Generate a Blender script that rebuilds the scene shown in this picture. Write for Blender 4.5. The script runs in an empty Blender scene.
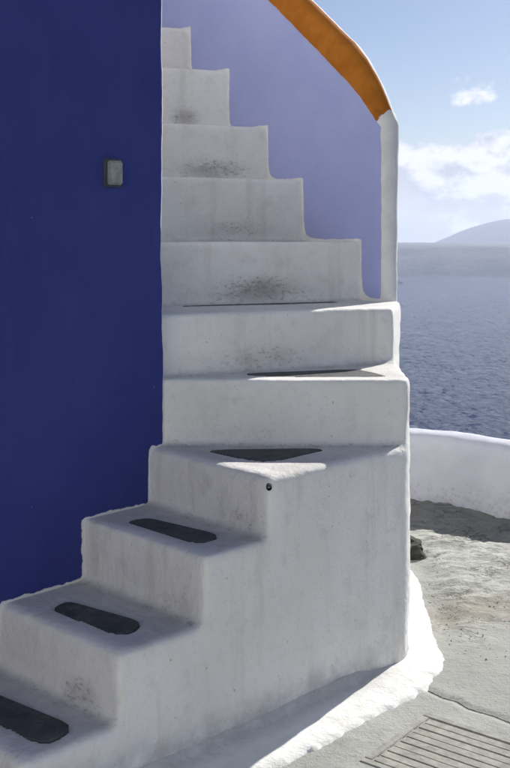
import bpy, bmesh, math, random
import numpy as np
from mathutils import Vector, noise

random.seed(7)
sc = bpy.context.scene
COL = sc.collection
R = math.radians

# ------------------------------------------------------------------ camera
H, F, YH = 1.65, 1050.0, 234.0            # eye height (m), focal length and eye level in 510x768 photo pixels
cd = bpy.data.cameras.new('camera')
cam = bpy.data.objects.new('camera', cd)
COL.objects.link(cam)
cam.location = (0, 0, H)
cam.rotation_euler = (R(90), 0, 0)
cd.sensor_fit = 'VERTICAL'
cd.sensor_height = 36.0
cd.lens = F / 768 * 36.0
cd.shift_y = (YH - 384) / 768
cd.clip_start = 0.05
cd.clip_end = 40000
sc.camera = cam

# ------------------------------------------------------------------ sun and sky
SUN_AZ, SUN_EL = R(36.4), R(32.5)           # azimuth from +Y (view direction) towards +X
sd = Vector((math.sin(SUN_AZ) * math.cos(SUN_EL), math.cos(SUN_AZ) * math.cos(SUN_EL), math.sin(SUN_EL)))
sl = bpy.data.lights.new('sun', 'SUN')
sl.energy = 5.0
sl.angle = R(0.53)
sl.color = (1.0, 0.955, 0.88)
sun = bpy.data.objects.new('sun', sl)
COL.objects.link(sun)
sun.rotation_euler = (-sd).to_track_quat('-Z', 'Y').to_euler()
sun.location = (6, 8, 9)

SKY_STRENGTH = 0.06
CLOUD_OFF = (0.442, 0.057, 0.0)
w = bpy.data.worlds.new('World')
sc.world = w
w.use_nodes = True
wt = w.node_tree
wt.nodes.clear()


class NT:
    """little helper to write node graphs"""
    def __init__(s, tree):
        s.t = tree

    def n(s, kind, **kw):
        nd = s.t.nodes.new(kind)
        ins = kw.pop('ins', {})
        for k, v in kw.items():
            setattr(nd, k, v)
        for k, v in ins.items():
            s.put(nd.inputs[k], v)
        return nd

    def put(s, sock, v):
        if isinstance(v, bpy.types.NodeSocket):
            s.t.links.new(v, sock)
        elif isinstance(v, bpy.types.Node):
            s.t.links.new(v.outputs[0], sock)
        else:
            sock.default_value = v

    def m(s, op, a, b=None, c=None, clamp=False):
        nd = s.n('ShaderNodeMath', operation=op, use_clamp=clamp)
        for i, v in enumerate((a, b, c)):
            if v is not None:
                s.put(nd.inputs[i], v)
        return nd.outputs[0]

    def vm(s, op, a, b=None):
        nd = s.n('ShaderNodeVectorMath', operation=op)
        s.put(nd.inputs[0], a)
        if b is not None:
            s.put(nd.inputs[1], b)
        return nd.outputs['Value'] if op in ('DOT_PRODUCT', 'LENGTH', 'DISTANCE') else nd.outputs['Vector']

    def noise(s, vec, scale, detail=4, rough=0.55, dist=0.0):
        nd = s.n('ShaderNodeTexNoise')
        s.put(nd.inputs['Vector'], vec)
        for k, v in (('Scale', scale), ('Detail', detail), ('Roughness', rough), ('Distortion', dist)):
            s.put(nd.inputs[k], v)
        return nd.outputs['Fac']

    def ramp(s, v, lo, hi, a=0.0, b=1.0, smooth=True):
        nd = s.n('ShaderNodeMapRange', interpolation_type='SMOOTHSTEP' if smooth else 'LINEAR')
        s.put(nd.inputs['Value'], v)
        for k, x in (('From Min', lo), ('From Max', hi), ('To Min', a), ('To Max', b)):
            s.put(nd.inputs[k], x)
        return nd.outputs['Result']

    def mix(s, f, a, b, mode='MIX'):
        nd = s.n('ShaderNodeMix', data_type='RGBA', blend_type=mode)
        s.put(nd.inputs[0], f)
        for k, v in ((6, a), (7, b)):
            if isinstance(v, tuple) and len(v) == 3:
                v = v + (1,)
            s.put(nd.inputs[k], v)
        return nd.outputs[2]


g = NT(wt)
skyn = g.n('ShaderNodeTexSky', sky_type='NISHITA', sun_disc=False, sun_elevation=SUN_EL,
           sun_rotation=SUN_AZ, altitude=150, air_density=1.0, dust_density=0.5, ozone_density=3.0)
tc = g.n('ShaderNodeTexCoord').outputs['Generated']
sx = g.n('ShaderNodeSeparateXYZ', ins={0: g.vm('NORMALIZE', tc)})
az = g.m('ARCTAN2', sx.outputs[0], sx.outputs[1])
el = g.m('ARCSINE', sx.outputs[2])
cv = g.n('ShaderNodeCombineXYZ', ins={0: g.m('ADD', az, CLOUD_OFF[0]), 1: g.m('MULTIPLY_ADD', el, 1.5, CLOUD_OFF[1]), 2: 0.0})
n1 = g.noise(cv, 13.0, 7, 0.56)
cv2 = g.vm('ADD', cv, (0.016, 0.020, 0.0))      # the same field one step towards the sun: lit and shaded sides
n2 = g.noise(cv2, 13.0, 4, 0.56)
band = g.m('MULTIPLY', g.ramp(el, -0.03, 0.022), g.ramp(el, 0.078, 0.115, 1.0, 0.0))
dens = g.m('ADD', n1, g.m('MULTIPLY', g.m('SUBTRACT', band, 0.82), 0.26))
cov = g.ramp(dens, 0.415, 0.525)
edge = g.ramp(g.m('SUBTRACT', n1, n2), -0.09, 0.07)
lit = g.mix(edge, (6.8, 7.1, 8.2), (12.2, 12.2, 12.4))
haz = g.ramp(el, 0.0, 0.10, 0.75, 0.0)
base = g.mix(haz, g.mix(1.0, skyn.outputs[0], (1.0, 0.95, 1.0), 'MULTIPLY'), (6.9, 7.2, 8.3))
col = g.mix(g.m('MULTIPLY', cov, 0.92), base, lit)
bg = g.n('ShaderNodeBackground', ins={0: col, 1: SKY_STRENGTH})
wo = g.n('ShaderNodeOutputWorld', ins={0: bg})

sc.view_settings.view_transform = 'Standard'
sc.view_settings.look = 'None'
sc.view_settings.gamma = 1.0
sc.view_settings.exposure = 0.5
sc.view_settings.use_curve_mapping = False
sc.cycles.use_denoising = True
sc.cycles.use_adaptive_sampling = True
sc.cycles.adaptive_threshold = 0.02
sc.cycles.max_bounces = 6
sc.cycles.volume_bounces = 1


# ------------------------------------------------------------------ helpers
def P(px, py, z):
    """point at height z seen at photo pixel (px, py)"""
    y = (H - z) * F / (py - YH)
    return Vector(((px - 255) / F * y, y, z))


def link(name, me, mat=None, parent=None):
    o = bpy.data.objects.new(name, me)
    COL.objects.link(o)
    if mat:
        me.materials.clear()
        me.materials.append(mat)
    if parent:
        o.parent = parent
    return o


def empty(name, loc=(0, 0, 0)):
    o = bpy.data.objects.new(name, None)
    COL.objects.link(o)
    o.location = loc
    o.empty_display_size = 0.1
    return o


def tag(o, label=None, cat=None, group=None, kind=None):
    for k, v in (('label', label), ('category', cat), ('group', group), ('kind', kind)):
        if v:
            o[k] = v
    return o


def prism(bm, pts, z0, z1):
    a = [bm.verts.new((p[0], p[1], z0)) for p in pts]
    b = [bm.verts.new((p[0], p[1], z1)) for p in pts]
    n = len(pts)
    bm.faces.new(b)
    bm.faces.new(a[::-1])
    for i in range(n):
        bm.faces.new((a[i], a[(i + 1) % n], b[(i + 1) % n], b[i]))


def remeshed(bm, voxel, iters):
    """union of closed solids as one hand-smoothed plaster skin"""
    bmesh.ops.recalc_face_normals(bm, faces=bm.faces)
    me = bpy.data.meshes.new('tmp')
    bm.to_mesh(me)
    bm.free()
    o = bpy.data.objects.new('tmp', me)
    COL.objects.link(o)
    r = o.modifiers.new('r', 'REMESH')
    r.mode = 'VOXEL'
    r.voxel_size = voxel
    s = o.modifiers.new('s', 'SMOOTH')
    s.factor = 0.5
    s.iterations = iters
    dg = bpy.context.evaluated_depsgraph_get()
    out = bpy.data.meshes.new_from_object(o.evaluated_get(dg))
    bpy.data.objects.remove(o)
    bpy.data.meshes.remove(me)
    return out


def lump(p, seed=0.0):
    q = Vector((p[0] + seed, p[1] - seed, p[2] + seed * .5))
    return noise.noise(q * 2.6) * 0.50 + noise.noise(q * 7.0) * 0.30 + noise.noise(q * 16.0) * 0.22 + noise.noise(q * 34.0) * 0.10


def arrays(me):
    n = len(me.vertices)
    co = np.empty(n * 3)
    me.vertices.foreach_get('co', co)
    no = np.empty(n * 3)
    me.vertices.foreach_get('normal', no)
    return co.reshape(-1, 3), no.reshape(-1, 3)


def submesh(name, co, no, quads, attrs):
    """mesh from some faces of a bigger skin, keeping the skin's own normals at the joints"""
    idx, inv = np.unique(quads.ravel(), return_inverse=True)
    q = inv.reshape(quads.shape)
    me = bpy.data.meshes.new(name)
    me.from_pydata(co[idx].tolist(), [], q.tolist())
    for k, v in attrs.items():
        a = me.attributes.new(k, 'FLOAT', 'POINT')
        a.data.foreach_set('value', v[idx].astype(np.float32))
    me.update()
    me.polygons.foreach_set('use_smooth', [True] * len(me.polygons))
    me.normals_split_custom_set_from_vertices(no[idx].tolist())
    return me


def new_mat(name):
    m = bpy.data.materials.new(name)
    m.use_nodes = True
    t = m.node_tree
    t.nodes.clear()
    q = NT(t)
    b = q.n('ShaderNodeBsdfPrincipled')
    q.n('ShaderNodeOutputMaterial', ins={0: b.outputs[0]})
    b.inputs['Roughness'].default_value = 0.9
    b.inputs['Specular IOR Level'].default_value = 0.25
    return m, q, b


def pos(q):
    return q.n('ShaderNodeNewGeometry').outputs['Position']


def bump(q, b, h, strength, dist):
    nd = q.n('ShaderNodeBump', ins={'Strength': strength, 'Distance': dist, 'Height': h})
    q.put(b.inputs['Normal'], nd.outputs[0])


# ------------------------------------------------------------------ materials
def mat_plaster():
    m, q, b = new_mat('limewashed_plaster')
    p = pos(q)
    big = q.noise(p, 2.2, 5, 0.6)
    med = q.noise(p, 11.0, 5, 0.65)
    fine = q.noise(p, 70.0, 3, 0.6)
    c = q.mix(q.ramp(big, 0.3, 0.7), (0.71, 0.705, 0.675), (0.79, 0.785, 0.765))
    c = q.mix(q.ramp(med, 0.50, 0.74, 0, 0.38), c, (0.52, 0.52, 0.50))
    c = q.mix(q.ramp(q.noise(p, 38.0, 5, 0.7), 0.52, 0.74, 0, 0.28), c, (0.50, 0.50, 0.485))
    # faint run-down streaks on upright faces
    st = q.noise(q.vm('MULTIPLY', p, (9.0, 9.0, 0.8)), 1.0, 4, 0.6)
    c = q.mix(q.ramp(st, 0.50, 0.76, 0, 0.45), c, (0.51, 0.505, 0.42))
    # trodden cement colour of the treads; on the skirt, painted-in wall shade
    tr = q.n('ShaderNodeAttribute', attribute_name='tread').outputs['Fac']
    tn = q.noise(p, 16.0, 5, 0.7)
    c = q.mix(q.m('MULTIPLY', tr, q.ramp(tn, 0.25, 0.65, 0.55, 0.95)), c, (0.37, 0.36, 0.355))
    # scuffs of shoes
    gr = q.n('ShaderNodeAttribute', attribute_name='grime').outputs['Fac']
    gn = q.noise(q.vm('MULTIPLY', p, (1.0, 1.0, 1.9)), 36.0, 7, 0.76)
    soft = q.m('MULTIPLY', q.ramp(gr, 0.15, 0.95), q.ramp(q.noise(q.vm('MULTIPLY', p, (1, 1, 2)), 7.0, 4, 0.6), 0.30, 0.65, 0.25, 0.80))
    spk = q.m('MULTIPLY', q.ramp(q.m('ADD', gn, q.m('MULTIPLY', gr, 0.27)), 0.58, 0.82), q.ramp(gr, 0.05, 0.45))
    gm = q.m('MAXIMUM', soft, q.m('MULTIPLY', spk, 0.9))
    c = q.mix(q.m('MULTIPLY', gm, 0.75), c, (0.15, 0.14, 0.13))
    # small chips and specks
    sp = q.ramp(q.noise(p, 55.0, 2, 0.5), 0.73, 0.77)
    c = q.mix(q.m('MULTIPLY', sp, 0.5), c, (0.22, 0.21, 0.20))
    # splash-back dirt on the bottom hand's breadth
    z = q.n('ShaderNodeSeparateXYZ', ins={0: p}).outputs[2]
    dz = q.ramp(q.m('ADD', z, q.m('MULTIPLY', big, -0.12)), -0.04, 0.10, 0.55, 0.0)
    sk = q.n('ShaderNodeAttribute', attribute_name='skirt').outputs['Fac']
    dz = q.m('MULTIPLY', dz, q.m('SUBTRACT', 1.0, sk))
    c = q.mix(q.m('MULTIPLY', dz, q.ramp(med, 0.3, 0.6)), c, (0.30, 0.30, 0.31))
    q.put(b.inputs['Base Color'], c)
    h = q.m('ADD', q.m('MULTIPLY', med, 0.8), q.m('ADD', q.m('MULTIPLY', fine, 0.22), q.m('MULTIPLY', q.noise(p, 30, 4, .6), 0.35)))
    bump(q, b, h, 0.85, 0.010)
    return m


def mat_white(dirt=0.7, lo=(0.74, 0.735, 0.72), hi=(0.82, 0.815, 0.80)):
    """fresh whitewash, for the low wall and the skirt"""
    m, q, b = new_mat('whitewash')
    p = pos(q)
    med = q.noise(p, 9.0, 6, 0.65)
    c = q.mix(q.ramp(q.noise(p, 2.0, 4), 0.3, 0.7), lo, hi)
    z = q.n('ShaderNodeSeparateXYZ', ins={0: p}).outputs[2]
    low = q.ramp(z, 0.02, 0.20, 0.16, 0.0)
    d = q.ramp(q.m('ADD', q.noise(p, 26.0, 6, 0.75), low), 0.66, 0.78, 0, dirt)
    c = q.mix(d, c, (0.30, 0.26, 0.25))
    q.put(b.inputs['Base Color'], c)
    h = q.m('ADD', q.m('MULTIPLY', med, 0.8), q.m('MULTIPLY', q.noise(p, 55.0, 3), 0.35))
    bump(q, b, h, 0.7, 0.010)
    return m


def mat_blue():
    m, q, b = new_mat('ultramarine_limewash')
    p = pos(q)
    a = q.noise(p, 1.3, 5, 0.6)
    d = q.noise(q.vm('MULTIPLY', p, (3, 3, 1.2)), 2.6, 6, 0.65)
    c = q.mix(q.ramp(a, 0.3, 0.7), (0.033, 0.042, 0.190), (0.041, 0.055, 0.225))
    c = q.mix(q.ramp(d, 0.48, 0.78, 0, 0.5), c, (0.052, 0.070, 0.235))
    sp = q.ramp(q.noise(p, 40.0, 2), 0.765, 0.785)
    c = q.mix(q.m('MULTIPLY', sp, 0.35), c, (0.30, 0.32, 0.45))
    # limewash brushed a finger's breadth over the blue where the steps meet it
    lp_ = q.n('ShaderNodeAttribute', attribute_name='lap').outputs['Fac']
    lw = q.ramp(q.m('ADD', lp_, q.m('MULTIPLY', q.m('SUBTRACT', q.noise(p, 26, 4, 0.6), 0.5), 0.022)), 0.006, 0.010, 1.0, 0.0)
    c = q.mix(lw, c, (0.66, 0.66, 0.66))
    q.put(b.inputs['Base Color'], c)
    h = q.m('ADD', q.m('MULTIPLY', q.noise(p, 8, 4), 0.8), q.m('MULTIPLY', q.noise(p, 50, 4), 0.3))
    bump(q, b, h, 0.7, 0.010)
    return m


# the parapet's own frame: start of the inner face, its run, its outward normal
PP = Vector((0.612, 4.95, 0))
PU = Vector((-0.65, 0.76, 0)).normalized()
PN = Vector((0.76, 0.65, 0)).normalized()
PT = 0.150                                  # thickness


def par_s(px):
    """run along the parapet's inner face at photo column px, and the depth there"""
    k = (px - 255) / F
    s = (PP.x - k * PP.y) / (k * PU.y - PU.x)
    return s, PP.y + PU.y * s


def par_z(px, py):
    s, y = par_s(px)
    return s, H + (YH - py) / F * y


(_a, _za), (_b, _zb) = par_z(375, 110), par_z(268, 0)
COPS = (_zb - _za) / (_b - _a)              # slope of the painted coping
COP0 = _za - COPS * _a                      # its lower edge at the parapet's end
COPH = 0.185                                # its height


def mat_parapet():
    """lilac inside face, ochre coping, white end and rim: brush edges wander a little"""
    m, q, b = new_mat('parapet_paint')
    p = pos(q)
    rel = q.vm('SUBTRACT', p, tuple(PP))
    s = q.vm('DOT_PRODUCT', rel, tuple(PU))
    n = q.vm('DOT_PRODUCT', rel, tuple(PN))
    z = q.n('ShaderNodeSeparateXYZ', ins={0: p}).outputs[2]
    wob = q.m('MULTIPLY', q.m('SUBTRACT', q.noise(p, 14.0, 4, 0.6), 0.5), 0.022)
    zr = q.m('ADD', q.m('SUBTRACT', q.m('SUBTRACT', z, COP0), q.m('MULTIPLY', s, COPS)), wob)
    sr = q.m('ADD', s, wob)
    # the band turns down over the end post
    bend = q.m('POWER', q.ramp(s, 0.0, 0.26, 1.0, 0.0, False), 2.0)
    zr = q.m('ADD', zr, q.m('MULTIPLY', bend, 0.085))
    lil = q.mix(q.ramp(q.noise(p, 3.0, 5, 0.6), 0.3, 0.7), (0.34, 0.375, 0.66), (0.375, 0.41, 0.69))
    lil = q.mix(q.ramp(q.noise(p, 12.0, 5, 0.7), 0.55, 0.8, 0, 0.18), lil, (0.44, 0.46, 0.66))
    ora = q.mix(q.ramp(q.noise(p, 9.0, 5, 0.65), 0.35, 0.7), (0.36, 0.115, 0.010), (0.44, 0.155, 0.016))
    wht = q.mix(q.ramp(q.noise(p, 10.0, 5, 0.65), 0.35, 0.7), (0.68, 0.68, 0.66), (0.78, 0.78, 0.76))
    sd_ = q.n('ShaderNodeAttribute', attribute_name='step_gap').outputs['Fac']
    is_l = q.m('MULTIPLY', q.ramp(q.m('ADD', s, q.m('MULTIPLY', wob, 0.45)), 0.034, 0.037), q.ramp(q.m('ADD', n, wob), 0.060, 0.065, 1, 0))
    is_l = q.m('MULTIPLY', is_l, q.ramp(q.m('ADD', sd_, q.m('MULTIPLY', wob, 0.7)), 0.009, 0.012))
    is_o = q.m('MULTIPLY', q.ramp(q.m('SUBTRACT', sr, q.m('MULTIPLY', zr, -0.30)), 0.056, 0.060), q.ramp(zr, 0.0, 0.004))
    is_o = q.m('MULTIPLY', is_o, q.ramp(q.m('ADD', n, wob), 0.082, 0.088, 1, 0))
    c = q.mix(is_l, wht, lil)
    c = q.mix(is_o, c, ora)
    top_gap = q.m('MULTIPLY', q.ramp(zr, 0.0, 0.004), q.m('SUBTRACT', 1.0, is_o))
    c = q.mix(top_gap, c, wht)
    q.put(b.inputs['Base Color'], c)
    h = q.m('ADD', q.m('MULTIPLY', q.noise(p, 10, 5), 0.8), q.m('MULTIPLY', q.noise(p, 55, 3), 0.3))
    bump(q, b, h, 0.5, 0.008)
    return m


def mat_slate():
    m, q, b = new_mat('dark_slate')
    p = pos(q)
    a = q.noise(p, 7.0, 6, 0.7)
    c = q.mix(q.ramp(a, 0.3, 0.7), (0.048, 0.053, 0.055), (0.095, 0.100, 0.100))
    c = q.mix(q.ramp(q.noise(p, 26, 6, 0.75), 0.50, 0.75, 0, 0.6), c, (0.21, 0.21, 0.20))
    q.put(b.inputs['Base Color'], c)
    b.inputs['Roughness'].default_value = 0.75
    bump(q, b, q.noise(p, 34, 6, 0.65), 0.5, 0.006)
    return m


def mat_ground():
    m, q, b = new_mat('worn_concrete_and_rock')
    p = pos(q)
    sep = q.n('ShaderNodeSeparateXYZ', ins={0: p})
    rk = q.n('ShaderNodeAttribute', attribute_name='rock').outputs['Fac']
    big = q.noise(p, 1.6, 6, 0.62)
    med = q.noise(p, 9.0, 7, 0.7)
    fin = q.noise(p, 60.0, 4, 0.7)
    con = q.mix(q.ramp(big, 0.32, 0.68), (0.295, 0.302, 0.283), (0.375, 0.382, 0.358))
    con = q.mix(q.ramp(med, 0.5, 0.72, 0, 0.55), con, (0.23, 0.232, 0.21))
    roc = q.mix(q.ramp(med, 0.35, 0.65), (0.33, 0.337, 0.308), (0.48, 0.488, 0.452))
    roc = q.mix(q.ramp(q.noise(p, 26, 6, 0.75), 0.54, 0.70, 0, 0.75), roc, (0.17, 0.16, 0.13))
    c = q.mix(rk, con, roc)
    br = q.n('ShaderNodeAttribute', attribute_name='brown').outputs['Fac']
    bn = q.ramp(q.m('ADD', q.noise(p, 22, 6, 0.75), q.m('MULTIPLY', br, 0.30)), 0.62, 0.80)
    c = q.mix(q.m('MULTIPLY', bn, 0.6), c, (0.26, 0.225, 0.18))
    wsh = q.n('ShaderNodeAttribute', attribute_name='wall_shade').outputs['Fac']
    wsh = q.ramp(q.m('ADD', wsh, q.m('MULTIPLY', q.m('SUBTRACT', med, 0.5), 0.8)), 0.35, 0.65)
    c = q.mix(q.m('MULTIPLY', wsh, 0.8), c, (0.155, 0.158, 0.155))  # the low wall's cast shadow deepened in the ground colour
    c = q.mix(q.ramp(fin, 0.58, 0.8, 0, 0.5), c, (0.16, 0.155, 0.135))
    ck = q.n('ShaderNodeAttribute', attribute_name='crack').outputs['Fac']
    ck = q.m('ABSOLUTE', ck)
    ckw = q.m('ADD', ck, q.m('MULTIPLY', q.m('SUBTRACT', q.noise(p, 45, 4, 0.7), 0.5), 0.009))
    ckm = q.ramp(ckw, 0.0022, 0.0060, 1.0, 0.0)
    c = q.mix(q.m('MULTIPLY', ckm, 0.8), c, (0.05, 0.047, 0.04))
    # thin fissures in the bare rock, running roughly across the view
    fv = q.vm('MULTIPLY', p, (3.2, 7.5, 4.0))
    f1 = q.m('ABSOLUTE', q.m('SUBTRACT', q.noise(fv, 1.6, 5, 0.62, 0.8), 0.5))
    fis = q.m('MULTIPLY', q.ramp(f1, 0.004, 0.030, 1.0, 0.0), rk)
    fis = q.m('MULTIPLY', fis, q.ramp(q.noise(p, 4.0, 3), 0.42, 0.62))
    c = q.mix(q.m('MULTIPLY', fis, 0.55), c, (0.12, 0.115, 0.095))
    q.put(b.inputs['Base Color'], c)
    h = q.m('ADD', q.m('MULTIPLY', med, 1.0), q.m('MULTIPLY', fin, 0.4))
    h = q.m('ADD', h, q.m('MULTIPLY', q.m('MULTIPLY', q.noise(q.vm('MULTIPLY', p, (1, 1.7, 1)), 20, 6, 0.7), rk), 1.6))
    h = q.m('SUBTRACT', h, q.m('ADD', q.m('MULTIPLY', ckm, 1.5), q.m('MULTIPLY', fis, 1.2)))
    bump(q, b, h, 0.85, 0.012)
    return m


def mat_plain(name, c0, c1, scale, rough=0.9, bs=0.5, bd=0.006):
    m, q, b = new_mat(name)
    p = pos(q)
    q.put(b.inputs['Base Color'], q.mix(q.ramp(q.noise(p, scale, 6, 0.68), 0.32, 0.68), c0, c1))
    b.inputs['Roughness'].default_value = rough
    bump(q, b, q.noise(p, scale * 3.5, 5, 0.65), bs, bd)
    return m


def mat_sea():
    m, q, b = new_mat('sea_water')
    p = pos(q)
    b.inputs['Base Color'].default_value = (0.008, 0.026, 0.095, 1)
    b.inputs['Roughness'].default_value = 0.20
    b.inputs['IOR'].default_value = 1.33
    b.inputs['Specular IOR Level'].default_value = 0.20
    q1 = q.vm('MULTIPLY', p, (1.0, 0.55, 1.0))
    a = q.noise(q1, 0.035, 6, 0.72, 0.6)
    c = q.noise(q1, 0.13, 5, 0.68, 0.5)
    d = q.noise(q1, 0.004, 3, 0.6, 0.3)
    # wind-ruffled patches and calmer lanes between them
    pat = q.noise(q.vm('MULTIPLY', p, (1.0, 0.42, 1.0)), 0.16, 5, 0.72, 0.7)
    q.put(b.inputs['Specular IOR Level'], q.m('ADD', q.ramp(pat, 0.38, 0.64, 0.0, 0.26), q.ramp(a, 0.35, 0.65, -0.03, 0.04)))
    h = q.m('ADD', q.m('ADD', q.m('MULTIPLY', a, 16.0), q.m('MULTIPLY', c, 9.0)), q.m('MULTIPLY', d, 10.0))
    nd = q.n('ShaderNodeBump', ins={'Strength': 1.0, 'Distance': 1.0, 'Height': h})
    q.put(b.inputs['Normal'], nd.outputs[0])
    return m


M_PL, M_WH, M_BL, M_PA, M_SL, M_GR, M_SEA = (mat_plaster(), mat_white(), mat_blue(), mat_parapet(), mat_slate(), mat_ground(), mat_sea())
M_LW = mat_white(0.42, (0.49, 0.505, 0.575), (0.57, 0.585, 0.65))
M_CLIFF = mat_plain('dry_volcanic_cliff', (0.060, 0.058, 0.062), (0.10, 0.095, 0.098), 0.012, 0.95, 0.6, 6.0)
M_STONE = mat_plain('shade_dark_stone', (0.03, 0.034, 0.027), (0.075, 0.08, 0.065), 22.0)  # shade of the face turned from the sun put into the colour
M_PEB = mat_plain('loose_stone', (0.25, 0.225, 0.19), (0.42, 0.40, 0.35), 9.0)
M_GRATE = mat_plain('cast_concrete', (0.24, 0.24, 0.215), (0.38, 0.375, 0.335), 17.0)
M_GREY = mat_plain('weathered_grey_plastic', (0.20, 0.225, 0.21), (0.33, 0.35, 0.33), 28.0, 0.6, 0.3, 0.002)
M_HOLE = mat_plain('black_pipe', (0.008, 0.008, 0.008), (0.02, 0.02, 0.02), 60.0, 0.95, 0.2, 0.001)
M_DGREY = mat_plain('dull_dark_metal', (0.05, 0.057, 0.075), (0.09, 0.10, 0.12), 20.0, 0.6, 0.3, 0.002)

# ------------------------------------------------------------------ the large setting: sea, far land
SEA_Z = -150.0


def grid_mesh(name, xs, ys, fz):
    nx, ny = len(xs), len(ys)
    v = [(x, y, fz(x, y)) for y in ys for x in xs]
    f = [(j * nx + i, j * nx + i + 1, (j + 1) * nx + i + 1, (j + 1) * nx + i) for j in range(ny - 1) for i in range(nx - 1)]
    me = bpy.data.meshes.new(name)
    me.from_pydata(v, [], f)
    me.update()
    me.polygons.foreach_set('use_smooth', [True] * len(me.polygons))
    return me


sea = link('sea', grid_mesh('sea', np.linspace(-11500, 11500, 24).tolist(), np.linspace(-4000, 11500, 16).tolist(), lambda x, y: SEA_Z), M_SEA)
tag(sea, kind='structure')


def fbm(x, y, k, o=5):
    return noise.fractal(Vector((x * k, y * k, 3.3)), 1.0, 2.1, o)


def cliff_h(x, y):
    shore = 3660 + 120 * noise.noise(Vector((x * 0.0012, 0.5, 0))) + 40 * noise.noise(Vector((x * 0.006, 2.5, 0))) + 0.00001 * x * x
    t = (y - shore) / 420.0
    if t < 0:
        return SEA_Z - 6
    t = min(t, 1.0)
    top = 101 + 7 * noise.noise(Vector((x * 0.0016, 9.0, 0))) + 4 * noise.noise(Vector((x * 0.008, 4.0, 0)))
    prof = min(1.0, t * 1.35) ** 0.7
    fade = max(0.0, min(1.0, (6400 - y) / 400))
    return SEA_Z - 6 + (top + 6) * prof * fade + 26 * fbm(x, y, 0.0055) * prof * (1 - 0.75 * t)


me = grid_mesh('far_cliff', np.arange(-5200, 5200.1, 40).tolist(), np.concatenate([np.arange(3480, 4300, 26), np.arange(4300, 6500, 130)]).tolist(), cliff_h)
tag(link('far_cliff', me, M_CLIFF), kind='structure')


def mount_h(x, y):
    r2 = ((x - 1900) / 610) ** 2 + ((y - 7600) / 700) ** 2
    r3 = ((x + 2600) / 900) ** 2 + ((y - 7800) / 700) ** 2
    h = 285 * math.exp(-r2) + 235 * math.exp(-r3)
    return SEA_Z - 20 + h + 15 * fbm(x, y, 0.0022) * min(1, h / 90)


me = grid_mesh('far_mountain', np.arange(-6000, 6000.1, 75).tolist(), np.arange(6300, 9300.1, 75).tolist(), mount_h)
tag(link('far_mountain', me, M_CLIFF), kind='structure')

# ------------------------------------------------------------------ the terrace
WALL_PATH = [(-2.6, 7.75), (-1.6, 7.62), (-0.6, 7.35), (0.2, 7.0), (0.97, 6.66), (1.5, 6.26), (2.1, 5.72), (2.8, 4.9), (3.35, 3.8), (3.7, 2.4), (3.85, 0.8), (3.9, -1.5)]


def catmull(pts, n):
    out = []
    P_ = [pts[0]] + list(pts) + [pts[-1]]
    for i in range(1, len(P_) - 2):
        p0, p1, p2, p3 = (np.array(P_[i + k], float) for k in (-1, 0, 1, 2))
        for k in range(n):
            t = k / n
            out.append(0.5 * ((2 * p1) + (-p0 + p2) * t + (2 * p0 - 5 * p1 + 4 * p2 - p3) * t * t + (-p0 + 3 * p1 - 3 * p2 + p3) * t ** 3))
    out.append(np.array(P_[-2], float))
    return np.array(out)


CRACK = [P(px, py, 0) for px, py in ((396, 681), (408, 684), (420, 686), (431, 691), (443, 697), (456, 700), (468, 707), (481, 711), (495, 715), (512, 722), (535, 730), (560, 734))]
CR = [np.array(p[:2]) for p in CRACK]
GC = {k: P(*v, 0) for k, v in {'tl': (430, 719), 'tr': (504, 743), 'bl': (352, 760)}.items()}
GX = Vector((GC['tr'] - GC['tl'])[:2])
GD = Vector((GC['bl'] - GC['tl'])[:2])
G_L, G_W = 0.36, 0.46                        # the drain cover's size along and across its slots
GXU = GX.normalized()
GDU = Vector((GXU.y, -GXU.x))
if GDU.dot(GD) < 0:
    GDU = -GDU
G0 = Vector(GC['tl'][:2])


def seg_dist(x, y, pts):
    p = np.stack([x, y], -1)
    best = np.full(x.shape, 9.0)
    for a, b in zip(pts[:-1], pts[1:]):
        ab = b - a
        t = np.clip(((p - a) @ ab) / (ab @ ab), 0, 1)
        best = np.minimum(best, np.linalg.norm(p - (a + t[..., None] * ab), axis=-1))
    return best


def seg_side(x, y, pts):
    """distance with a sign for the side, so that it runs evenly through the crack"""
    p = np.stack([x, y], -1)
    best = np.full(x.shape, 9.0)
    sg = np.ones(x.shape)
    for a, b in zip(pts[:-1], pts[1:]):
        ab = b - a
        t = np.clip(((p - a) @ ab) / (ab @ ab), 0, 1)
        r = p - (a + t[..., None] * ab)
        d = np.linalg.norm(r, axis=-1)
        c = np.sign(ab[0] * (p[..., 1] - a[1]) - ab[1] * (p[..., 0] - a[0]))
        up = d < best
        best = np.where(up, d, best)
        sg = np.where(up, c, sg)
    out = best * sg
    ends = np.minimum(np.hypot(x - pts[0][0], y - pts[0][1]), np.hypot(x - pts[-1][0], y - pts[-1][1]))
    return np.where(np.abs(ends - best) < 1e-9, best + 0.02, np.clip(out, -0.5, 0.5))


def sstep(v, a, b):
    t = np.clip((v - a) / (b - a), 0, 1)
    return t * t * (3 - 2 * t)


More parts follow.
